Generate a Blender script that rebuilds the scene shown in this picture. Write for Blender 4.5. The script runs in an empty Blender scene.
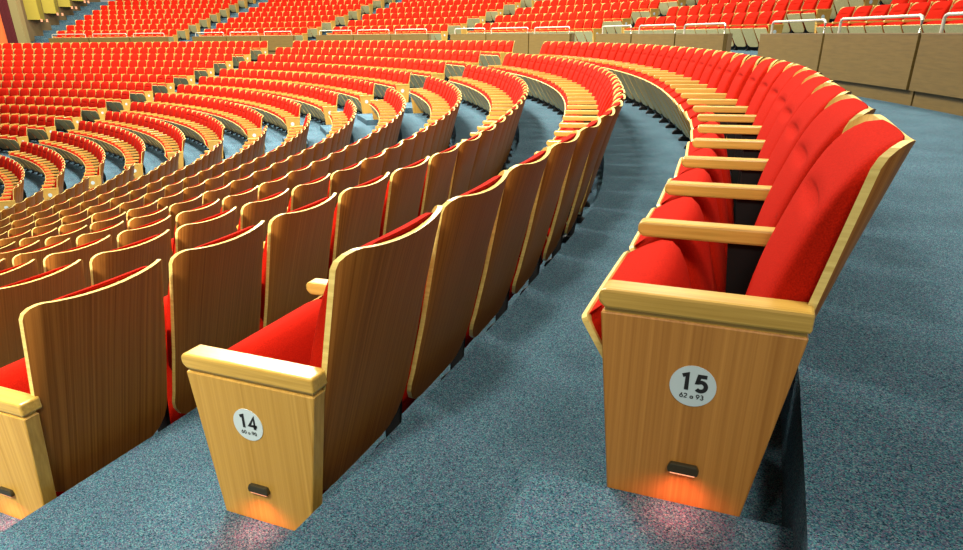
import bpy, bmesh, math, random
import numpy as np
from mathutils import Matrix, Vector
random.seed(7)
SC = bpy.context.scene
COL = SC.collection
PI = math.pi

# ------------------------------------------------------------------ camera
FPX, PITCH, YAW, ROLL = 672.36, 0.42045, 0.39544, -0.010617
CAM = Vector((29.97196, -1.21104, 1.03168))
fw = Vector((-math.sin(YAW)*math.cos(PITCH), math.cos(YAW)*math.cos(PITCH), -math.sin(PITCH)))
rt = Vector((math.cos(YAW), math.sin(YAW), 0)); up = rt.cross(fw)
rt, up = math.cos(ROLL)*rt + math.sin(ROLL)*up, math.cos(ROLL)*up - math.sin(ROLL)*rt
cd = bpy.data.cameras.new('camera'); cam = bpy.data.objects.new('camera', cd); COL.objects.link(cam)
cd.sensor_width = 36; cd.sensor_fit = 'HORIZONTAL'; cd.lens = FPX*36/963; cd.shift_y = 60.319/963
cd.clip_start = 0.05; cd.clip_end = 200
cam.matrix_world = Matrix(((rt.x, up.x, -fw.x, CAM.x), (rt.y, up.y, -fw.y, CAM.y), (rt.z, up.z, -fw.z, CAM.z), (0, 0, 0, 1)))
SC.camera = cam

# ------------------------------------------------------------------ world, hall lamps and added fill lamps
w = bpy.data.worlds.new('hall_air'); SC.world = w; w.use_nodes = True
bg = w.node_tree.nodes['Background']; bg.inputs[0].default_value = (1.0, .95, .86, 1); bg.inputs[1].default_value = 0.36
def area(name, loc, target, size, power, col=(1, .93, .80)):
    l = bpy.data.lights.new(name, 'AREA'); l.shape = 'DISK'; l.size = size; l.energy = power; l.color = col
    o = bpy.data.objects.new(name, l); COL.objects.link(o); o.location = loc
    d = (Vector(target)-Vector(loc)); o.rotation_euler = d.to_track_quat('-Z', 'Y').to_euler(); return o
area('ceiling_or_fill_lamp', (25.0, 4.5, 8.5), (29.0, 1.5, 0), 3.0, 1400)
area('ceiling_or_fill_lamp', (33.0, 10.0, 10.5), (31, 8, 0), 2.5, 1100)
area('ceiling_or_fill_lamp', (32.0, -4.5, 6.5), (28, 3, 0), 2.0, 380)  # added fill behind the camera, brightening seat backs and end panels
o_ = area('ceiling_or_fill_lamp', (28, -6, 8.5), (21, 7.5, -2), 2.0, 1500); o_.data.spread = math.radians(70)  # added fill from the rear, aimed to lift the lower rows' shell backs
area('ceiling_or_fill_lamp', (20, 12, 10), (24, 14, -1), 3, 2900)
area('ceiling_or_fill_lamp', (15, 24, 11), (18, 28, -1), 4, 4600)
area('ceiling_or_fill_lamp', (3, 24, 11), (3, 29, -1), 4, 4700)
area('ceiling_or_fill_lamp', (-8, 24, 11), (-10, 29, -1), 4, 3700)
area('ceiling_or_fill_lamp', (26, 30, 14), (24, 34, 1), 4, 3500)
area('ceiling_or_fill_lamp', (6, 38, 14), (4, 42, 1), 4, 3200)
area('ceiling_or_fill_lamp', (-12, 34, 14), (-15, 38, 1), 4, 2700)
area('ceiling_or_fill_lamp', (19.5, 17.0, 7.5), (22.5, 19.3, -1), .8, 1100, (1, .97, .88))
area('ceiling_or_fill_lamp', (13, 17, 9), (12.5, 18, -2), 2.5, 3600, (1, .97, .88))  # added fill pointing down, lifting the carpet around the middle block

vs = SC.view_settings; vs.view_transform = 'Standard'; vs.look = 'None'; vs.exposure = -0.12; vs.gamma = 1; vs.use_curve_mapping = False
SC.cycles.max_bounces = 5; SC.cycles.diffuse_bounces = 3; SC.cycles.use_denoising = True

# ------------------------------------------------------------------ plan of the hall
W = 0.6
R15, ROWP, RH, HC = 30.0235, 1.11666, .28273, -.00196
HALF = .142
P1, P2, A1 = .70952, 1.35574, .95141
E = {15: .181, 14: .017, 13: -.043, 12: -.146}
def e_row(k): return E.get(k, -.146-.1*(12-k))
def R_row(k): return R15-(15-k)*ROWP
def z_row(k):
    m = 15-k; return -(m*RH+HC*m*(m+1)/2)-HALF          # level of the tread
def roff(ph, R): return .11921*(math.cos(2*ph)-1)+.05734*math.sin(2*ph)+.07748*math.exp(-((ph*R-3.905)/1.719)**2)
RU, PU, HU = 36.567, 1.33834, .34979
ZU = 1.53941-.99
TU = [.55473, .82319, 1.13068, 1.44085, 1.72167, 2.01421]
WU = 1.0333
def roffu(ph): return roff(ph, 33)+.23224*(math.cos(2*ph)-1)-.5275*math.sin(2*ph)
def at(r, ph, z): return Vector((r*math.cos(ph), r*math.sin(ph), z))
def visible(p, margin=40):
    v = p-CAM; d = v.dot(fw)
    if d < .2: return False
    x = 481.5+FPX*v.dot(rt)/d; y = 335.3-FPX*v.dot(up)/d
    return -margin < x < 963+margin and -margin < y < 550+margin*4

# ------------------------------------------------------------------ materials
def new_mat(name):
    m = bpy.data.materials.new(name); m.use_nodes = True
    nt = m.node_tree; b = nt.nodes['Principled BSDF']; return m, nt, b
def rnd_value(nt):
    oi = nt.nodes.new('ShaderNodeObjectInfo'); at_ = nt.nodes.new('ShaderNodeAttribute'); at_.attribute_name = 'tint'
    ad = nt.nodes.new('ShaderNodeMath'); ad.operation = 'ADD'
    nt.links.new(oi.outputs['Random'], ad.inputs[0]); nt.links.new(at_.outputs['Fac'], ad.inputs[1])
    fr = nt.nodes.new('ShaderNodeMath'); fr.operation = 'FRACT'; nt.links.new(ad.outputs[0], fr.inputs[0]); return fr.outputs[0]
def wood(name, dark, light, sc=(45, 45, 2.2), rough=.42, vary=.25, spec=.4):
    m, nt, b = new_mat(name)
    tc = nt.nodes.new('ShaderNodeTexCoord'); mp = nt.nodes.new('ShaderNodeMapping'); mp.inputs['Scale'].default_value = sc
    nt.links.new(tc.outputs['Object'], mp.inputs[0])
    r = rnd_value(nt)
    off = nt.nodes.new('ShaderNodeMath'); off.operation = 'MULTIPLY'; off.inputs[1].default_value = 37.0
    nt.links.new(r, off.inputs[0])
    cb = nt.nodes.new('ShaderNodeCombineXYZ')
    for i in range(3): nt.links.new(off.outputs[0], cb.inputs[i])
    nt.links.new(cb.outputs[0], mp.inputs['Location'])
    n1 = nt.nodes.new('ShaderNodeTexNoise'); n1.inputs['Scale'].default_value = 1.0; n1.inputs['Detail'].default_value = 2.5; n1.inputs['Roughness'].default_value = .6
    nt.links.new(mp.outputs[0], n1.inputs['Vector'])
    rp = nt.nodes.new('ShaderNodeValToRGB'); rp.color_ramp.elements[0].position = .28; rp.color_ramp.elements[1].position = .74
    rp.color_ramp.elements[0].color = (*dark, 1); rp.color_ramp.elements[1].color = (*light, 1)
    nt.links.new(n1.outputs['Fac'], rp.inputs[0])
    hsv = nt.nodes.new('ShaderNodeHueSaturation')
    mr = nt.nodes.new('ShaderNodeMapRange'); mr.inputs['To Min'].default_value = 1-vary; mr.inputs['To Max'].default_value = 1+vary*.6
    nt.links.new(r, mr.inputs['Value']); nt.links.new(mr.outputs[0], hsv.inputs['Value'])
    nt.links.new(rp.outputs[0], hsv.inputs['Color']); nt.links.new(hsv.outputs[0], b.inputs['Base Color'])
    b.inputs['Roughness'].default_value = rough; b.inputs['Specular IOR Level'].default_value = spec
    return m
def plain(name, col, rough=.5, metal=0, spec=.5):
    m, nt, b = new_mat(name); b.inputs['Base Color'].default_value = (*col, 1); b.inputs['Roughness'].default_value = rough
    b.inputs['Metallic'].default_value = metal; b.inputs['Specular IOR Level'].default_value = spec; return m
def fabric(name, c1, c2, scale, rough=.9, bump=.3):
    m, nt, b = new_mat(name)
    tc = nt.nodes.new('ShaderNodeTexCoord'); n = nt.nodes.new('ShaderNodeTexNoise'); n.inputs['Scale'].default_value = scale; n.inputs['Detail'].default_value = 2
    nt.links.new(tc.outputs['Object'], n.inputs['Vector'])
    rp = nt.nodes.new('ShaderNodeValToRGB'); rp.color_ramp.elements[0].position = .3; rp.color_ramp.elements[1].position = .7
    rp.color_ramp.elements[0].color = (*c1, 1); rp.color_ramp.elements[1].color = (*c2, 1)
    nt.links.new(n.outputs['Fac'], rp.inputs[0]); nt.links.new(rp.outputs[0], b.inputs['Base Color'])
    bp = nt.nodes.new('ShaderNodeBump'); bp.inputs['Strength'].default_value = bump; bp.inputs['Distance'].default_value = .002
    nt.links.new(n.outputs['Fac'], bp.inputs['Height']); nt.links.new(bp.outputs[0], b.inputs['Normal'])
    b.inputs['Roughness'].default_value = rough; b.inputs['Specular IOR Level'].default_value = .04
    return m
def carpet(name, stops, scale=330):
    m, nt, b = new_mat(name)
    tc = nt.nodes.new('ShaderNodeTexCoord')
    v = nt.nodes.new('ShaderNodeTexVoronoi'); v.inputs['Scale'].default_value = scale
    nt.links.new(tc.outputs['Object'], v.inputs['Vector'])
    sp = nt.nodes.new('ShaderNodeSeparateColor'); nt.links.new(v.outputs['Color'], sp.inputs[0])
    rp = nt.nodes.new('ShaderNodeValToRGB'); cr = rp.color_ramp
    cr.elements[0].position = 0; cr.elements[0].color = (*stops[0], 1); cr.elements[1].position = 1; cr.elements[1].color = (*stops[-1], 1)
    for i, s in enumerate(stops[1:-1]):
        e = cr.elements.new((i+1)/(len(stops)-1)); e.color = (*s, 1)
    nt.links.new(sp.outputs[0], rp.inputs[0])
    n = nt.nodes.new('ShaderNodeTexNoise'); n.inputs['Scale'].default_value = 1.7; n.inputs['Detail'].default_value = 4
    nt.links.new(tc.outputs['Object'], n.inputs['Vector'])
    hs = nt.nodes.new('ShaderNodeHueSaturation'); mr = nt.nodes.new('ShaderNodeMapRange')
    mr.inputs['From Min'].default_value = .3; mr.inputs['From Max'].default_value = .7; mr.inputs['To Min'].default_value = .82; mr.inputs['To Max'].default_value = 1.15
    nt.links.new(n.outputs['Fac'], mr.inputs['Value']); nt.links.new(mr.outputs[0], hs.inputs['Value'])
    nt.links.new(rp.outputs[0], hs.inputs['Color']); nt.links.new(hs.outputs[0], b.inputs['Base Color'])
    bp = nt.nodes.new('ShaderNodeBump'); bp.inputs['Strength'].default_value = .5; bp.inputs['Distance'].default_value = .003
    nt.links.new(v.outputs['Distance'], bp.inputs['Height']); nt.links.new(bp.outputs[0], b.inputs['Normal'])
    b.inputs['Roughness'].default_value = 1; b.inputs['Specular IOR Level'].default_value = .1
    return m
M_SHELL = wood('walnut_veneer', (.20, .064, .008), (.38, .145, .024), (150, 2, .4), .5, .18, .15)
M_INNER = wood('maple_veneer', (.44, .27, .05), (.60, .40, .09), (80, 80, .8), .4, .08)
M_EDGE = wood('plywood_edge', (.58, .40, .10), (.78, .61, .20), (8, 8, 90), .35, .08)
M_ARM = wood('maple_armrest', (.42, .245, .038), (.60, .38, .08), (110, 3, 110), .3, .1, .5)
M_PANEL = wood('maple_panel', (.40, .215, .033), (.56, .335, .07), (90, 90, .7), .38, .12)
M_PANEL_DARK = wood('darker_panel', (.31, .125, .02), (.49, .225, .045), (90, 90, .7), .36, .05)  # darker, more orange tone for the top near row's end board
M_UNDER = wood('grey_plywood', (.28, .26, .12), (.40, .37, .19), (40, 40, 3), .5, .12)
M_RED = fabric('red_upholstery', (.29, .007, .002), (.43, .011, .003), 260)
M_BLACK = plain('black_steel', (.004, .004, .004), .6, 0, .2)
M_DISC = plain('pale_disc', (.50, .60, .60), .5)
M_INK = plain('black_ink', (.008, .008, .008), .6)
M_BRONZE = plain('dark_bronze', (.045, .038, .018), .4, .3)
M_RAIL = plain('satin_steel', (.62, .60, .50), .35, .5)
M_PARAPET = wood('brown_panel', (.10, .063, .013), (.14, .088, .020), (3, 3, 40), .5, .04)
M_GAP = plain('dark_joint', (.02, .015, .01), .7)
M_CARPET = carpet('speckled_carpet', [(.008, .018, .032), (.02, .075, .10), (.04, .105, .16), (.12, .085, .14), (.04, .19, .205), (.17, .23, .25)])
M_FLATCARPET = fabric('blue_stair_carpet', (.03, .16, .30), (.06, .24, .40), 30)
M_YELLOW = plain('yellow_wall_panel', (.33, .26, .02), .6)
M_BROWNWALL = plain('brown_wall', (.16, .105, .04), .7)
M_COLUMN = plain('olive_column', (.24, .19, .07), .6)
M_CURTAIN = plain('dark_red_curtain', (.07, .001, .003), .9)
M_ORANGE = plain('orange_door', (.9, .16, .03), .6)
ml, nt, b = new_mat('lamp_glow'); b.inputs['Base Color'].default_value = (.05, .02, .01, 1); b.inputs['Emission Color'].default_value = (1, .40, .20, 1); b.inputs['Emission Strength'].default_value = 1.6
M_GLOW = ml

# ------------------------------------------------------------------ mesh helpers
class MB:
    def __init__(s): s.v = []; s.f = []; s.m = []; s.s = []
    def add(s, vs_, fs, mi=0, smooth=False):
        o = len(s.v); s.v += [tuple(p) for p in vs_]
        for f in fs: s.f.append(tuple(i+o for i in f)); s.m.append(mi); s.s.append(smooth)
    def grid(s, rows, mi=0, smooth=True, flip=False):
        n = len(rows[0]); vs_ = [p for r in rows for p in r]; fs = []
        for i in range(len(rows)-1):
            for j in range(n-1):
                q = (i*n+j, i*n+j+1, (i+1)*n+j+1, (i+1)*n+j); fs.append(q[::-1] if flip else q)
        s.add(vs_, fs, mi, smooth)
    def loop_strip(s, a, b_, mi=0, smooth=True, flip=False):
        n = len(a); fs = []
        for i in range(n):
            j = (i+1) % n; q = (i, j, n+j, n+i); fs.append(q[::-1] if flip else q)
        s.add(list(a)+list(b_), fs, mi, smooth)
    def box(s, x0, x1, y0, y1, z0, z1, mi=0):
        v = [(x, y, z) for x in (x0, x1) for y in (y0, y1) for z in (z0, z1)]
        s.add(v, [(0, 1, 3, 2), (4, 6, 7, 5), (0, 4, 5, 1), (2, 3, 7, 6), (0, 2, 6, 4), (1, 5, 7, 3)], mi)
    def hexa(s, b4, t4, mi=0):
        s.add(list(b4)+list(t4), [(3, 2, 1, 0), (4, 5, 6, 7), (0, 1, 5, 4), (1, 2, 6, 5), (2, 3, 7, 6), (3, 0, 4, 7)], mi)
    def prism(s, poly, x0, x1, bevel=0, seg=2, mi=0):          # poly in (y, z)
        bm = bmesh.new()
        a = [bm.verts.new((x0, y, z)) for y, z in poly]; c = [bm.verts.new((x1, y, z)) for y, z in poly]
        bm.faces.new(a); bm.faces.new(c[::-1])
        for i in range(len(poly)):
            j = (i+1) % len(poly); bm.faces.new((a[j], a[i], c[i], c[j]))
        bmesh.ops.recalc_face_normals(bm, faces=bm.faces)
        if bevel: bmesh.ops.bevel(bm, geom=bm.edges[:], offset=bevel, segments=seg, affect='EDGES', profile=.5)
        bm.verts.index_update()
        s.add([v.co[:] for v in bm.verts], [[v.index for v in f.verts] for f in bm.faces], mi, False); bm.free()
    def tube(s, pts, r, n=8, mi=0):
        rings = []; P = [Vector(p) for p in pts]
        for i, p in enumerate(P):
            t = (P[min(i+1, len(P)-1)]-P[max(i-1, 0)]).normalized()
            a = t.cross(Vector((0, 0, 1)));  a = a if a.length > .05 else t.cross(Vector((1, 0, 0))); a.normalize(); b2 = a.cross(t)
            if rings:
                pa = (rings[-1][0]-P[i-1]).normalized(); a = (pa-t*pa.dot(t)).normalized(); b2 = t.cross(a)
            rings.append([p+a*r*math.cos(2*PI*k/n)+b2*r*math.sin(2*PI*k/n) for k in range(n)])
        for i in range(len(rings)-1): s.loop_strip(rings[i], rings[i+1], mi)
        s.add(rings[0], [tuple(range(n))], mi); s.add(rings[-1], [tuple(range(n))[::-1]], mi)
    def merge(s, o, mmap=None):
        off = len(s.v); s.v += o.v
        s.f += [tuple(i+off for i in f) for f in o.f]; s.m += [mmap[i] if mmap else i for i in o.m]; s.s += o.s
    def mesh(s, name, mats):
        me = bpy.data.meshes.new(name); me.from_pydata(s.v, [], s.f)
        for m in mats: me.materials.append(m)
        me.polygons.foreach_set('material_index', s.m); me.polygons.foreach_set('use_smooth', s.s); me.update()
        bm = bmesh.new(); bm.from_mesh(me); bmesh.ops.recalc_face_normals(bm, faces=bm.faces); bm.to_mesh(me); bm.free(); return me
    def build(s, name, mats, parent=None):
        if not isinstance(mats, (list, tuple)): mats = [mats]
        return link(name, s.mesh(name, mats), parent)
def link(name, data, parent=None):
    o = bpy.data.objects.new(name, data); COL.objects.link(o)
    if parent: o.parent = parent
    return o
def tag(o, label=None, cat=None, group=None, kind=None):
    if label: o['label'] = label
    if cat: o['category'] = cat
    if group: o['group'] = group
    if kind: o['kind'] = kind
    return o
def thing(name, label, cat, group=None):
    return tag(link(name, None), label, cat, group)
def place(o, r, ph, z):
    o.location = at(r, ph, z); o.rotation_euler = (0, 0, ph-PI/2)

# ------------------------------------------------------------------ structure: stepped floor
def ring_surface(mb, r0, r1, zf0, zf1, p0, p1, off, dphi=.02, mi=0):
    n = max(2, int((p1-p0)/dphi)+1); rows = []
    for i in range(n+1):
        ph = p0+(p1-p0)*i/n; rows.append([at(r0+off(ph, r0), ph, zf0), at(r1+off(ph, r1), ph, zf1)])
    mb.grid(rows, mi, False)
PH0, PH1 = -.16, 2.055
fl = MB()
def edge(k): return R_row(k)-1.04
KMIN = -2
for k in range(KMIN, 16):
    z = z_row(k); r0 = edge(k); r1 = edge(k+1) if k < 15 else R15+.13
    zn = z_row(k+1) if k < 15 else .141
    ring_surface(fl, r0, r1, z, z, PH0, PH1, roff)
    ring_surface(fl, r1, r1+.001, z, zn, PH0, PH1, roff)
offu = lambda ph, r: roffu(ph)
RPAR = 33.25
n = 110
for i in range(n):                                     # cross aisle between row 15 and the parapet
    a, c = PH0+(PH1+.3-PH0)*i/n, PH0+(PH1+.3-PH0)*(i+1)/n
    q = [at(R15+.131+roff(a, 30), a, .141), at(34.3+roffu(a), a, .141), at(34.3+roffu(c), c, .141), at(R15+.131+roff(c, 30), c, .141)]
    fl.add(q, [(0, 1, 2, 3)])
zwalk = ZU
ring_surface(fl, 33.45, 33.451, .141, zwalk, PH0, PH1, offu)
ring_surface(fl, 33.45, RU-1.15, zwalk, zwalk, PH0, PH1, offu)
NU = 9
for i in range(NU):
    z = ZU+i*HU; r = RU-1.15+i*PU
    ring_surface(fl, r, r+PU, z, z, PH0, PH1, offu)
    ring_surface(fl, r+PU, r+PU+.001, z, z+HU, PH0, PH1, offu)
# half steps in the aisles
def half_step(r0, r1, z0, z1, pa, pb, off):
    nn = 4
    for i in range(nn):
        a, c = pa+(pb-pa)*i/nn, pa+(pb-pa)*(i+1)/nn
        b4 = [at(r0+off(a, r0), a, z0), at(r1+off(a, r1), a, z0), at(r1+off(c, r1), c, z0), at(r0+off(c, r0), c, z0)]
        zc = z1-.014; c0 = [Vector((p.x, p.y, zc)) for p in b4]
        fl.hexa(b4, c0)
        ri, ai, ci = r0+.014, a, c
        t4 = [at(ri+off(ai, r0), ai, z1), at(r1+off(ai, r1), ai, z1), at(r1+off(ci, r1), ci, z1), at(ri+off(ci, r0), ci, z1)]
        fl.hexa(c0, t4)
for k in range(0, 16):
    z = z_row(k); R = R_row(k); r0 = R-.50; r1 = R+.125 if k < 15 else R+.13; e = e_row(k)
    half_step(r0, r1, z-.002, z+HALF, (e-2.0)/R, (e-.004)/R, roff)
    for P in (P1, P2):
        half_step(r0, r1, z-.002, z+HALF, P-A1*.92/R, P+A1*.92/R, roff)
for j, t in enumerate(TU):
    for i in range(NU):
        r1 = RU-1.15+(i+1)*PU
        half_step(r1-.5, r1, ZU+i*HU-.002, ZU+i*HU+HU/2, t-WU*.92/RU, t+(WU*.92/RU if j < 5 else .03), offu)
floor = fl.build('floor', [M_CARPET]); tag(floor, kind='structure')

# ------------------------------------------------------------------ the seat
def y_back(z): return .208-.306*(1.0-z)
def half_width(z, hw, z0, z1, rt_, rb):
    if z > z1-rt_: d = z-(z1-rt_); return hw-rt_+math.sqrt(max(0, rt_*rt_-d*d))
    if z < z0+rb: d = (z0+rb)-z; return hw-rb+math.sqrt(max(0, rb*rb-d*d))
    return hw
def lerp(a, c, t): return a+(c-a)*t
def wrap(x, z):
    q = min(1, abs(x)/.279); f = max(.12, lerp(.12, 1, (z-.42)/.56)); return f*(.026*q*q+.036*q**9)
def back_shell(hi):
    mb = MB(); hw = .279; z0, z1, r1, rb = .185, .996, .055, .13; T = .017
    cs = [-1, -.985, -.96, -.93, -.88, -.8, -.66, -.45, -.2, 0, .2, .45, .66, .8, .88, .93, .96, .985, 1] if hi else [-1, -.93, -.8, -.5, 0, .5, .8, .93, 1]
    k1 = [0, .25, .5, .75, .92, 1] if hi else [0, .6, 1]
    zs = [z0+rb*(1-math.cos(t*PI/2)) for t in k1]+[.35, .55, .75]+[z1-r1+r1*math.sin(t*PI/2) for t in ([0]+k1[1:])] if hi else \
         [z0, z0+.04, z0+rb, .55, z1-r1, z1-.015, z1]
    def pt(sx, z, d):
        h = half_width(z, hw, z0, z1, r1, rb); x = sx*h; 
        q = abs(x)/hw; return (x, y_back(z)-wrap(x, z)-d, z-.026*(1-q*q)*max(0, (z-.8)/.2))
    R_ = [[pt(sx, z, 0) for sx in cs] for z in zs]; F_ = [[pt(sx, z, T) for sx in cs] for z in zs]
    mb.grid(R_, 0, True, True); mb.grid(F_, 1, True)
    def loop(G): return G[0][:]+[r[-1] for r in G[1:-1]]+G[-1][::-1]+[r[0] for r in G[-2:0:-1]]
    mb.loop_strip(loop(R_), loop(F_), 2, False)
    return mb
def back_cushion(hi):
    mb = MB(); hw = .253; z0, z1 = .40, .984
    cs = [-1, -.985, -.95, -.88, -.75, -.5, -.25, 0, .25, .5, .75, .88, .95, .985, 1] if hi else [-1, -.93, -.6, 0, .6, .93, 1]
    zs = [.40, .405, .42, .45, .50, .56, .62, .67, .73, .78, .805, .818, .83, .842, .855, .88, .90, .925, .945, .962, .975, .984] if hi else [.40, .43, .55, .72, .885, .955, .984]
    def pt(sx, z, front):
        h = half_width(z, hw, z0, z1, .10, .05); x = sx*h
        base = y_back(z)-wrap(x, z)-.0175
        if not front: return (x, base+.002, z)
        t = (z-z0)/(z1-z0); T = .085+.026*math.sin(PI*min(1, t*1.15))
        e = (1-abs(sx)**10)**.25*(max(0, 1-(abs(2*t-1))**(5 if t > .5 else 12)))**.5
        dome = 1-.14*sx*sx
        cr = .024*math.exp(-((z-.83)/.012)**2)*max(0, 1-(abs(sx)/.6)**4) if hi else 0
        return (x, base-T*e*dome+cr, z)
    F_ = [[pt(sx, z, True) for sx in cs] for z in zs]; B_ = [[pt(sx, z, False) for sx in cs] for z in zs]
    mb.grid(F_, 0, True)
    if hi: mb.grid(B_, 0, True, True)
    return mb
TH = math.radians(58); HY, HZ = -.128, .100
AX = (-math.cos(TH), math.sin(TH)); NX = (math.sin(TH), math.cos(TH)); SL = .548
def seatpt(x, s, t): return (x, HY+AX[0]*s+NX[0]*t, HZ+AX[1]*s+NX[1]*t)
def seat_pan(hi):
    mb = MB(); hw = .280
    cs = [-1, -.9, -.6, 0, .6, .9, 1]; ss = [0, .008, .03, .065, .11, .3, .45, .52, .535, .543, SL] if hi else [0, .04, .11, .53, SL]
    def h(s): return half_width(s, hw, 0, SL, .016, .11)-.022*max(0, 1-s/.45)
    cur = lambda x, s: .004*(s/SL)**3+.003*(x/hw)**4
    A_ = [[seatpt(c*h(s), s, cur(c*h(s), s)) for c in cs] for s in ss]; B_ = [[seatpt(c*h(s), s, cur(c*h(s), s)+.014) for c in cs] for s in ss]
    mb.grid(A_, 0, True); mb.grid(B_, 1, True, True)
    def loop(G): return G[0][:]+[r[-1] for r in G[1:-1]]+G[-1][::-1]+[r[0] for r in G[-2:0:-1]]
    mb.loop_strip(loop(A_), loop(B_), 1, False); return mb
def seat_cushion(hi):
    mb = MB(); hw = .266
    cs = [-1, -.98, -.93, -.83, -.65, -.35, 0, .35, .65, .83, .93, .98, 1] if hi else [-1, -.93, -.6, 0, .6, .93, 1]
    prof = [(0, 0), (.002, .02), (.05, .042), (.12, .066), (.20, .090), (.27, .110), (.34, .130), (.41, .149), (.455, .160), (.495, .163), (.525, .154), (.542, .130), (.548, .095), (.548, .060), (.545, .030), (.541, 0)] if hi else \
           [(0, 0), (.05, .042), (.2, .09), (.34, .130), (.455, .160), (.53, .150), (.548, .08), (.541, 0)]
    def pt(c, s, t):
        h = half_width(s, hw, 0, .548, .02, .05)-.022*max(0, 1-s/.45)
        e = (1-abs(c)**12)**.25
        return seatpt(c*h, s-.03*(1-e)*(s/.548)*(t/.19), .015+t*e*(1.06-.13*c*c))
    mb.grid([[pt(c, s_, t) for c in cs] for s_, t in prof], 0, True, True)
    if hi: mb.grid([[seatpt(c*(half_width(s_, hw, 0, .548, .02, .05)-.022*max(0, 1-s_/.45)), s_, .0148) for c in (-1, 1)] for s_ in (.001, .1, .3, .5, .541)], 0, False)
    return mb
def arm_poly(y0, y1, z0, z1):
    return [(y0+.016, z0), (y1, z0), (y1, z1), (y0+.010, z1), (y0, z1-.010), (y0, z0+.014)]
def armrest(hi):
    mb = MB(); x = W/2; mb.prism(arm_poly(-.384, .018, .622, .668), x-.028, x+.028, .007 if hi else 0, 2); return mb
def side_frame(hi):
    mb = MB(); x = W/2
    mb.prism([(-.11, .42), (-.025, .42), (.0, .630), (-.13, .630)], x-.009, x+.009)
    mb.prism([(-.12, .04), (-.07, .04), (-.025, .44), (-.11, .44)], x-.009, x+.009)
    return mb
def foot(hi):
    mb = MB(); x = W/2; mb.prism([(-.17, 0), (-.03, 0), (-.04, .03), (-.07, .055), (-.13, .055), (-.16, .03)], x-.024, x+.024, .006 if hi else 0, 1); return mb
HI = {}; 
PARTS = [('back_shell', back_shell, [M_SHELL, M_INNER, M_EDGE]), ('back_cushion', back_cushion, [M_RED]), ('seat_pan', seat_pan, [M_UNDER, M_EDGE]),
         ('seat_cushion', seat_cushion, [M_RED]), ('armrest', armrest, [M_ARM]), ('side_frame', side_frame, [M_BLACK]), ('foot', foot, [M_BLACK])]
for nme, fn, mats in PARTS: HI[nme] = fn(True).mesh(nme, mats)
def make_seat(arm=True):
    t = link('theatre_seat', None)
    for nme, fn, mats in PARTS:
        if nme in ('armrest', 'side_frame', 'foot') and not arm: continue
        p = link(nme, HI[nme], t)
        if nme == 'side_frame': sf = p
        if nme == 'foot': p.parent = sf
    return t
def children(o): return [c for c in bpy.data.objects if c.parent == o]
def copy_seat(proto, kids):
    c = proto.copy(); COL.objects.link(c)
    for k_, sub in kids:
        d = k_.copy(); COL.objects.link(d); d.parent = c
        for s in sub:
            g = s.copy(); COL.objects.link(g); g.parent = d
    return c

# all seats of the hall as a list of places
spec = []            # (tier, block, row, n, N, r, phi, z)
def block(tier, b, k, pa, pb, R, off, z, nmax=99):
    L = (pb-pa)*R; N = max(1, int(round(L/W))) if tier == 'L' or True else 0; ww = L/N
    for n_ in range(N):
        ph = pa+(n_+.5)*ww/R; spec.append((tier, b, k, n_, N, R+off(ph, R), ph, z))
    return N
ends = []            # (tier, block, row, which, r, phi, z)
for k in range(0, 16):
    R = R_row(k); z = z_row(k); e = e_row(k)
    for b, pa, pb in (('A', e/R, P1-A1/R), ('B', P1+A1/R, P2-A1/R), ('C', P2+A1/R, 2.02)):
        if b == 'A':
            N = int((pb-pa)*R/W+.2)
            for n_ in range(N):
                ph = pa+((n_+.5)*W+(.022 if k == 15 else .035))/R; spec.append(('L', b, k, n_, N, R+roff(ph, R)+{15: .012, 14: .015}.get(k, 0), ph, z))
            pb = pa+(N*W+.06)/R
        else: block('L', b, k, pa, pb, R, roff, z)
        ends.append(('L', b, k, 'near', R+roff(pa, R), pa, z)); ends.append(('L', b, k, 'far', R+roff(pb, R), pb, z))
for i in range(NU):
    R = RU-.19+i*PU; z = ZU+i*HU
    tt = [(TU[j]+WU/RU, TU[j+1]-WU/RU) for j in range(5)]
    for b, (pa, pb) in enumerate([(.10, TU[0]-WU/RU)]+tt):
        block('U', b, i, pa, pb, R, offu, z)
        ends.append(('U', b, i, 'near', R+roffu(pa), pa, z)); ends.append(('U', b, i, 'far', R+roffu(pb), pb, z))
spec = [s for s in spec if visible(at(s[5], s[6], s[7]+.6), 60)]
ends = [s for s in ends if visible(at(s[4], s[5], s[6]+.4), 60)]

ONES = ["first", "second", "third", "fourth", "fifth", "sixth", "seventh", "eighth", "ninth", "tenth", "eleventh", "twelfth", "thirteenth", "fourteenth", "fifteenth",
        "sixteenth", "seventeenth", "eighteenth", "nineteenth", "twentieth"]
TENS = {20: 'twenty', 30: 'thirty'}
def ordinal(i):      # i from 1
    if i <= 20: return ONES[i-1]
    if i == 30: return 'thirtieth'
    return TENS[i//10*10]+'-'+ONES[i % 10-1]
def row_words(tier, k):
    if tier == 'L':
        if k == 15: return 'the row marked 15'
        if k == 14: return 'the row marked 14'
        return '%s row below the one marked 14' % ordinal(14-k)
    return '%s row of the rear tier' % ordinal(k+1)
def seat_label(s):
    t, b, k, n_ = s[:4]
    if t == 'L' and b == 'A':
        if k >= 14: return 'red folding seat with wooden back, %s from the near aisle in %s' % (ordinal(n_+1), row_words(t, k))
        return 'red folding seat, %s from the near aisle, in %s' % (ordinal(n_+1), row_words(t, k))
    if t == 'L':
        return 'red seat, %s from the nearer end, %s, %s block' % (ordinal(n_+1), {15: 'top row', 14: 'second row down'}.get(k, ordinal(16-k)+' row down'), 'middle' if b == 'B' else 'far')
    return 'red seat of rear tier %s block, %s row up, %s from its nearer end' % (['nearest', 'second', 'third', 'fourth', 'fifth', 'sixth'][b], ordinal(k+1), ordinal(n_+1))
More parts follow.
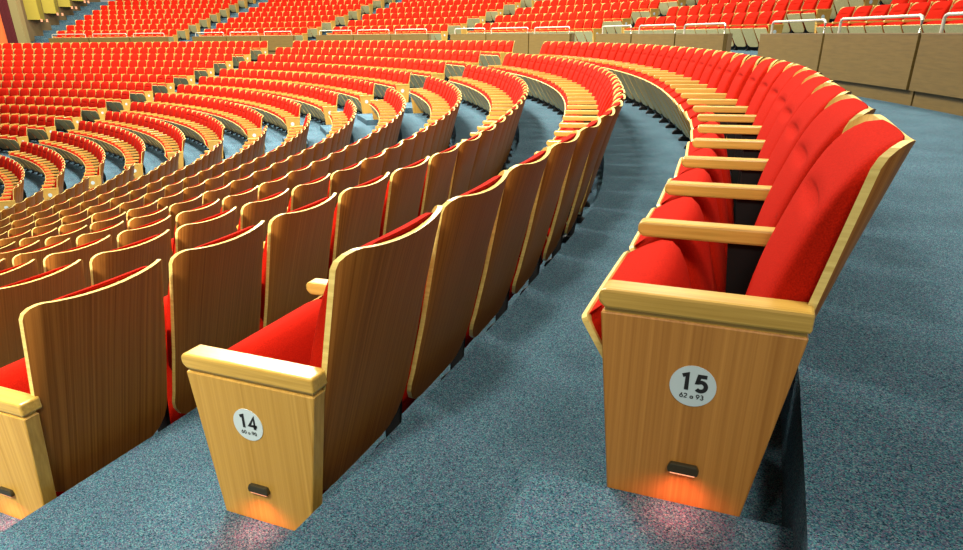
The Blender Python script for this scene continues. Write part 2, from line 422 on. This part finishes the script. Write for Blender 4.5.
def seat_group(s):
    t, b, k = s[:3]
    if t == 'L' and b == 'A': return 'seats of the nearest curved block'
    if t == 'L': return 'seats of the %s lower block' % ('middle' if b == 'B' else 'far')
    return 'seats of the rear tier behind the parapet'
NEAREST = '''LA:10 4-16;
LA:11 2-15;
LA:12 1-14,26-29;
LA:13 0-13,16-30;
LA:14 0-30;
LA:15 0-30;
LA:4 14-15;
LA:5 12-16;
LA:6 10-16;
LA:7 8-16;
LA:8 7-16;
LA:9 5-16;
LB:10 2-6;
LB:11 1-2,4-5;
LB:12 3-5;
LB:13 1-4;
LB:14 0-3;
LB:15 0-2;
LB:3 10-14;
LB:4 10-14;
LB:5 9-13;
LB:6 7-11;
LB:7 6-10;
LB:8 5-9;
LB:9 3-7;
LC:10 0-1;
LC:11 1-1;
LC:12 1-1;
LC:14 1-1;
LC:4 0-2;
LC:5 0-2;
LC:6 0-2;
LC:7 0-2;
LC:8 0-1;
LC:9 0-1;
U0:0 18-25;
U1:0 0-12;
U1:1 0-8;
U2:0 0-2;
U2:1 0-2;
U2:2 0-1;
U3:1 1-1;
U3:3 1-1'''
KEEP = set()         # the 300 seats that show largest, written as block:row first-last
for part_ in NEAREST.replace(chr(10), ' ').split(';'):
    a_, c_ = part_.split(); bl, k_ = a_.split(':')
    for seg_ in c_.split(','):
        lo_, hi_ = seg_.split('-')
        for n_ in range(int(lo_), int(hi_)+1): KEEP.add((bl[0], bl[1:], int(k_), n_))
def key(s): return (s[0], str(s[1]), s[2], s[3])
def rank(s): return (at(s[5], s[6], s[7]+.7)-CAM).length
if KEEP is None:
    chosen = set(key(s) for s in sorted(spec, key=rank)[:300])
else: chosen = KEEP
proto = make_seat(True); proto0 = make_seat(False)
def kidlist(o): return [(c, children(c)) for c in children(o)]
kl, kl0 = kidlist(proto), kidlist(proto0)
used = {True: False, False: False}
singles, rest = [], []
for s in spec: (singles if key(s) in chosen else rest).append(s)
for s in singles:
    arm = s[3] > 0
    src, kk = (proto, kl) if arm else (proto0, kl0)
    if not used[arm]: o = src; used[arm] = True
    else: o = copy_seat(src, kk)
    place(o, s[5], s[6], s[7])
    tag(o, seat_label(s), 'seat', seat_group(s))

# the remaining far seats, past counting one by one
def mass(name, templates, mats, places, label, cat):
    V, F, L, MI, SM, TN = [], [], [], [], [], []; base = 0
    arr = [(np.array(t.v, float), np.concatenate([np.array(f) for f in t.f]), np.array([len(f) for f in t.f]), np.array(t.m), np.array(t.s, bool)) for t in templates]
    for q, (r, ph, z, ti) in enumerate(places):
        tv, fi, ln, mi, sm = arr[ti]
        c, s_ = math.cos(ph-PI/2), math.sin(ph-PI/2)
        v = np.empty_like(tv); v[:, 0] = tv[:, 0]*c-tv[:, 1]*s_+r*math.cos(ph); v[:, 1] = tv[:, 0]*s_+tv[:, 1]*c+r*math.sin(ph); v[:, 2] = tv[:, 2]+z
        V.append(v); F.append(fi+base); base += len(tv); L.append(ln); MI.append(mi); SM.append(sm); TN.append(np.full(len(tv), random.random()))
    V, F, L, MI, SM, TN = [np.concatenate(a) for a in (V, F, L, MI, SM, TN)]
    me = bpy.data.meshes.new(name); me.vertices.add(len(V)); me.vertices.foreach_set('co', V.ravel())
    me.loops.add(len(F)); me.loops.foreach_set('vertex_index', F.astype(np.int32))
    me.polygons.add(len(L)); me.polygons.foreach_set('loop_start', np.concatenate([[0], np.cumsum(L)[:-1]]).astype(np.int32))
    me.polygons.foreach_set('material_index', MI.astype(np.int32)); me.polygons.foreach_set('use_smooth', SM)
    for m in mats: me.materials.append(m)
    me.update(calc_edges=True)
    a = me.attributes.new('tint', 'FLOAT', 'POINT'); a.data.foreach_set('value', TN)
    return tag(link(name, me), label, cat, kind='stuff')
ALLM = [M_SHELL, M_INNER, M_EDGE, M_RED, M_UNDER, M_ARM, M_BLACK]
tmpl = [MB(), MB()]
for nme, fn, mats in PARTS:
    part = fn(False)
    me = part.mesh('tmp', mats)      # normals made consistent
    part.f = [tuple(p.vertices) for p in me.polygons]; part.m = [p.material_index for p in me.polygons]; part.s = [p.use_smooth for p in me.polygons]
    part.v = [tuple(v.co) for v in me.vertices]; bpy.data.meshes.remove(me)
    tmpl[0].merge(part, [ALLM.index(m) for m in mats])
    if nme not in ('armrest', 'side_frame', 'foot'): tmpl[1].merge(part, [ALLM.index(m) for m in mats])
if rest:
    mass('distant_seats', tmpl, ALLM, [(s[5], s[6], s[7], 0 if s[3] else 1) for s in rest], 'countless red seats with pale wooden backs filling the far curved rows', 'seats')

# ------------------------------------------------------------------ row end panels
def end_panel_board(darker):
    mb = MB(); x = 0
    mb.prism([(-.285, 0), (-.005, 0), (.083, .606), (-.343, .606)], -.052, 0, .003, 1)
    return mb
def end_arm():
    mb = MB(); mb.prism(arm_poly(-.350, .086, .616, .662), -.068, .004, .007, 2); mb.prism([(-.335, .59), (.078, .59), (.078, .618), (-.335, .618)], -.046, -.006); return mb
def disc_mesh(rad=.050, h=.002, n_=40):
    mb = MB(); c = [(0, rad*math.cos(2*PI*i/n_), rad*math.sin(2*PI*i/n_)) for i in range(n_)]; d = [(h, p[1], p[2]) for p in c]
    mb.loop_strip(c, d, 0, False); mb.add(d, [tuple(range(n_))]); mb.add(c, [tuple(range(n_))[::-1]]); return mb
def housing():
    mb = MB(); mb.prism([(-.034, -.012), (.034, -.012), (.036, 0), (.03, .013), (-.03, .013), (-.036, 0)], 0, .014, .003, 2); return mb
def glow_slit():
    mb = MB(); mb.box(.002, .012, -.028, .028, -.0145, -.0122); return mb
MESH_PANEL = end_panel_board(0).mesh('side_board', [M_PANEL]); MESH_DARKP = end_panel_board(0).mesh('side_board', [M_PANEL_DARK])
MESH_EARM = end_arm().mesh('armrest', [M_ARM]); MESH_DISC = disc_mesh().mesh('number_disc', [M_DISC])
MESH_HOUS = housing().mesh('step_light', [M_BRONZE]); MESH_SLIT = glow_slit().mesh('light_slot', [M_GLOW])
def arc(cx, cy, rx, ry, a0, a1, n_=14): return [(cx+rx*math.cos(math.radians(a0+(a1-a0)*i/n_)), cy+ry*math.sin(math.radians(a0+(a1-a0)*i/n_))) for i in range(n_+1)]
GL = {'1': [[(.10, .86), (.36, .97), (.36, 0)]], '5': [[(.62, .93), (.22, .93), (.14, .54)]+arc(.34, .31, .27, .28, 122, -140)],
      '4': [[(.50, 0), (.50, .95), (.06, .26), (.70, .26)]], '6': [arc(.34, .30, .27, .27, 150, 510, 24), [(.09, .40), (.46, .97)]],
      '2': [arc(.34, .68, .25, .26, 160, -30)+[(.10, .05), (.64, .05)]], '9': [arc(.34, .67, .27, .27, -30, 330, 24), [(.59, .57), (.22, 0)]],
      '3': [arc(.32, .72, .22, .22, 150, -90)+arc(.32, .27, .27, .25, 80, -150)], '0': [arc(.35, .48, .26, .45, 0, 360, 26)],
      'a': [arc(.32, .28, .23, .25, 0, 360, 20), [(.58, .55), (.58, .0)]], ' ': []}
def text_obj(txt, size, parent, y, z, x, wd):
    mb = MB(); adv = [.78 if c != ' ' else .38 for c in txt]; tot = sum(adv); px = -tot/2+.06
    for c, a_ in zip(txt, adv):
        for st_ in GL[c]:
            P = [Vector((px+u, v-.5)) for u, v in st_]; l_, r_ = [], []
            closed = (P[0]-P[-1]).length < 1e-4
            for i, p in enumerate(P):
                a0 = P[i-1] if i else (P[-2] if closed else P[0]); a1 = P[i+1] if i < len(P)-1 else (P[1] if closed else P[-1])
                d1 = (p-a0); d2 = (a1-p)
                d1 = d1.normalized() if d1.length > 1e-6 else d2.normalized(); d2 = d2.normalized() if d2.length > 1e-6 else d1
                t_ = (d1+d2).normalized(); nrm = Vector((-t_.y, t_.x)); k_ = min(1.6, 1/max(.3, t_.dot(d1)))
                l_.append(p+nrm*wd/2*k_); r_.append(p-nrm*wd/2*k_)
            f3 = lambda q: (x+.0006, y+q.x*size, z+q.y*size)
            mb.grid([[f3(q) for q in l_], [f3(q) for q in r_]], 0, False)
        px += a_
    return mb.build('lettering', [M_INK], parent)
UNSEEN_ENDS = set('LB:1n LB:1f LA:2f LB:2f LC:2n LC:3n LC:12f LB:13f LC:13f LB:14f LC:14f LA:15f LB:15f LC:15f U1:1f U2:1f U3:1f U4:1f U0:2f U2:2f U3:2f U0:3f U1:3f U2:3f U3:3f U4:3f U5:3f U1:4n U1:4f U2:4n U2:4f U5:4f U1:5n U1:5f U2:5n U2:5f U3:5f U4:5f U5:5f U1:6f U2:6n U2:6f U3:6n U3:6f U5:6f U1:7f U2:7n U2:7f U3:7n U3:7f U4:7f U5:7f U1:8f U2:8n U2:8f U3:8n U3:8f U4:8n U4:8f U5:8f'.split())
def end_key(q): return (q[0], str(q[1]), q[2], q[3])
for q in ends:
    tier, b, k, which, r, ph, z = q
    if '%s%s:%d%s' % (tier, b, k, which[0]) in UNSEEN_ENDS: continue      # nothing of it shows
    dist = (at(r, ph, z)-CAM).length
    if which == 'near':
        if tier == 'L' and b == 'A':
            lab = 'honey wooden row end panel carrying the round %d disc and step light' % k if k >= 14 else 'pale wooden row end panel at left frame edge, %s' % row_words(tier, k)
        elif tier == 'L':
            lab = 'pale wooden end panel with disc, nearer end of %s block, %s' % ('middle' if b == 'B' else 'far', {15: 'top row'}.get(k, ordinal(16-k)+' row down'))
        else: lab = 'pale wooden end panel, nearer end of rear tier %s block, %s row up' % (['nearest', 'second', 'third', 'fourth', 'fifth', 'sixth'][b], ordinal(k+1))
    else:
        if tier == 'L': lab = 'pale wooden end armrest panel, farther end of %s lower block, %s' % ({'A': 'nearest', 'B': 'middle', 'C': 'far'}[b], {15: 'top row'}.get(k, ordinal(16-k)+' row down'))
        else: lab = 'pale wooden end panel, farther end of rear tier %s block, %s row up' % (['nearest', 'second', 'third', 'fourth', 'fifth', 'sixth'][b], ordinal(k+1))
    t = thing('row_end_panel', lab, 'end panel', 'row end panels')
    place(t, r, ph, z)
    if which == 'far': t.scale = (1, 1, 1); t.rotation_euler = (0, 0, ph-PI/2)
    bd = link('side_board', MESH_DARKP if (tier, b, k) == ('L', 'A', 15) else MESH_PANEL, t)
    ar = link('armrest', MESH_EARM, t)
    if which == 'far':          # board sits on the outer, aisle side
        bd.location.x = .052-.0; ar.location.x = .062
        bd.location.x = 0; ar.location.x = 0; t.location = at(r, ph-.0, z)+Vector((-math.sin(ph), math.cos(ph), 0))*.052
        continue
    dz = .458 if k == 15 else .475; dy = -.127 if k == 15 else -.150
    if dist < 45:
        dd = link('number_disc', MESH_DISC, t); dd.location = (0, dy, dz)
    if dist < 4:
        st = link('step_light', MESH_HOUS, t); st.location = (0, dy+.003, .243 if k == 15 else .262)
        link('light_slot', MESH_SLIT, st)
        l = bpy.data.lights.new('step_lamp', 'SPOT'); l.energy = 2.3; l.color = (1, .20, .15); l.spot_size = 2.9; l.spot_blend = .9; l.shadow_soft_size = .03
        lo = link('step_lamp', l, t); lo.location = (.048, dy+.003, .222); lo.rotation_euler = (0, math.radians(-8), 0)
    if tier == 'L' and b == 'A' and k in (14, 15):
        text_obj(str(k), .040, dd, .001, .010, .0022, .235)
        text_obj({15: '62 a 93', 14: '60 a 90'}[k], .0114, dd, .0, -.0240, .0022, .20)

# ------------------------------------------------------------------ parapet with railings
SEG = [[.10, .205, .288, .371, .445], [.492, .568, .644, .712], [.763, .851, .947, 1.031], [1.083, 1.173, 1.264, 1.356], [1.409, 1.488, 1.568, 1.647], [1.702, 1.783, 1.868, 1.949]]
def ztop(ph): return .985+.10*min(1, max(0, (ph-.5)/.7))
def parapet_panel(pa, pb, last, idx, seg):
    t = thing('parapet_panel', '', 'parapet')
    pm = (pa+pb)/2; org = at(RPAR+roffu(pm), pm, .141); t.location = org
    g = .0011 
    def solid(mb, r0, r1, z0, z1, a, c, n_=6, mi=0):
        for i in range(n_):
            u, v = a+(c-a)*i/n_, a+(c-a)*(i+1)/n_
            b4 = [at(r0+roffu(u), u, z0)-org, at(r1+roffu(u), u, z0)-org, at(r1+roffu(v), v, z0)-org, at(r0+roffu(v), v, z0)-org]
            mb.hexa(b4, [p+Vector((0, 0, z1-z0)) for p in b4], mi)
    zt = ztop(pm)
    mb = MB(); solid(mb, RPAR-.06, RPAR+.02, .33, zt, pa+g, pb-g); mb.build('facing_board', [M_PARAPET], t)
    mb = MB(); solid(mb, RPAR, RPAR+.03, .141, .345, pa+g*.6-.002, pb-g*.6-.002); mb.build('base_board', [M_PARAPET], t)
    mb = MB(); solid(mb, RPAR+.025, RPAR+.12, .141, zt-.004, pa+.0002, pb-.0002); solid(mb, RPAR-.065, RPAR+.13, zt-.004, zt+.014, pa+g, pb-g); mb.build('coping', [M_BROWNWALL], t)
    # steel rail
    rr = RPAR+.05; h = .215; ga = .0075
    ins = [pa+ga+(pb-pa-2*ga)*i/8 for i in range(9)]
    P = [at(rr+roffu(ins[0]), ins[0], zt)-org, at(rr+roffu(ins[0]), ins[0], zt+h-.05)-org]
    a0 = ins[0]+.0016/1
    P += [at(rr+roffu(ins[0]), ins[0]+.0006, zt+h-.015)-org]
    for u in [ins[0]+.002]+ins[1:-1]+[ins[-1]-.002]: P.append(at(rr+roffu(u), u, zt+h)-org)
    P += [at(rr+roffu(ins[-1]), ins[-1]-.0006, zt+h-.015)-org, at(rr+roffu(ins[-1]), ins[-1], zt+h-.05)-org, at(rr+roffu(ins[-1]), ins[-1], zt)-org]
    mb = MB(); mb.tube(P, .021, 8); mb.build('handrail', [M_RAIL], t)
    t['group'] = 'parapet panels with steel handrails'
    return t
for si, s_ in enumerate(SEG):
    for i in range(len(s_)-1):
        if s_[i+1] < .24: continue
        t = parapet_panel(s_[i], s_[i+1], False, i, si)
        if si == 0:
            m_ = len(s_)-2-i
            t['label'] = 'brown parapet panel under steel handrail, %s to the right of the nearest gap' % ordinal(m_+1)
        else:
            t['label'] = 'brown parapet panel with handrail, %s after the %s gap counted from the right' % (ordinal(i+1), ordinal(si))
# ------------------------------------------------------------------ far left corner of the hall
PW = 2.05
def radial_solid(mb, r0, r1, z00, z01, z10, z11, pa, pb, org=Vector((0, 0, 0)), mi=0):   # z00,z01 bottom/top at r0; z10,z11 at r1
    b4 = [at(r0, pa, z00)-org, at(r1, pa, z10)-org, at(r1, pb, z10)-org, at(r0, pb, z00)-org]
    t4 = [at(r0, pa, z01)-org, at(r1, pa, z11)-org, at(r1, pb, z11)-org, at(r0, pb, z01)-org]
    mb.hexa(b4, t4, mi)
mb = MB(); radial_solid(mb, 35.2, 50, -.5, 9, 3.5, 9, PW, PW+.01); tag(mb.build('wall_left', [M_BROWNWALL]), kind='structure')
def on_wall(px, py, ph):
    v = fw+rt*((px-481.5)/FPX)-up*((py-335.3)/FPX)
    nn = Vector((-math.sin(ph), math.cos(ph), 0)); t = -(CAM.dot(nn))/(v.dot(nn)); P = CAM+v*t
    return math.hypot(P.x, P.y), P.z
pans = [((31.2, 20.4), (46.8, 19.5)), ((47.5, 13.6), (61.5, 13.6)), ((62.3, 7.3), (74.5, 7)), ((75.5, 1.5), (86, 1.0))]
for i, (pa, pb) in enumerate(pans):
    r0, z0 = on_wall(*pa, PW-.006); r1, z1 = on_wall(*pb, PW-.006); zb = (z0+z1)/2
    t = thing('wall_panel', ['tall yellow angled wall panel beside the dark red curtain, lowest of its flight', 'second lowest yellow angled wall panel above the far stairs', 'third lowest yellow angled wall panel above the far stairs',
              'topmost visible yellow angled wall panel above the far stairs'][i], 'wall panel', 'yellow angled wall panels')
    org = at((r0+r1)/2, PW, zb); t.location = org
    rm = r0+(r1-r0)*.3
    mb = MB()
    def tri(za, zc):
        return [at(r0, PW-.0002, za)-org, at(rm, PW-.014, za)-org, at(r1-.02, PW-.003, za)-org, at(r1-.02, PW-.0002, za)-org]
    mb.hexa(tri(zb, 0), tri(9, 0)); mb.build('angled_board', [M_YELLOW], t)
    for fx in (.28, .62):
        rr = r0+(r1-r0)*fx; p = at(rr, PW-.016, zb-.02)-org
        lb = MB(); lb.tube([p+Vector((0, 0, .06)), p+Vector((0, 0, -.10))], .07, 8); lm = lb.build('wall_lamp', [M_GLOW], t)
# column, curtain and lit door leaf at the end of the cross aisle
def slab(name, r, pa, pb, z0, z1, th, m, label, cat, wavy=0):
    org = at(r, (pa+pb)/2, z0); t = MB(); nn = 24 if wavy else 2
    fr, bk = [], []
    for i in range(nn+1):
        u = pa+(pb-pa)*i/nn; dr = wavy*math.sin(i*1.9)
        fr.append([at(r+dr, u, z0)-org, at(r+dr, u, z1)-org]); bk.append([at(r+th+dr, u, z0)-org, at(r+th+dr, u, z1)-org])
    t.grid(fr); t.grid(bk, flip=True)
    for g_ in ((fr[0], bk[0]), (fr[-1], bk[-1])): t.add([g_[0][0], g_[0][1], g_[1][1], g_[1][0]], [(0, 1, 2, 3)])
    t.add([p[1] for p in fr]+[p[1] for p in bk][::-1], [tuple(range(2*len(fr)))])
    o = t.build(name, [m]); o.location = org
    if label: tag(o, label, cat)
    else: tag(o, kind='structure')
    return o
slab('column', 34.6, 2.019, 2.0335, .0, 9, .5, M_COLUMN, 'square olive-brown column between the dark red curtain and the yellow wall panels', 'column')
slab('curtain', 34.6, 2.034, 2.0525, .0, 3.9, .06, M_CURTAIN, 'dark red curtain hanging beside the olive column in the far corner', 'curtain', .04)
slab('door_leaf', 34.85, 2.051, 2.13, .0, 3.95, .05, M_ORANGE, 'bright orange door leaf behind the dark red curtain in the far corner', 'door')
slab('trim_1', 34.5, 2.034, 2.16, 3.9, 9, .6, M_BROWNWALL, None, None)
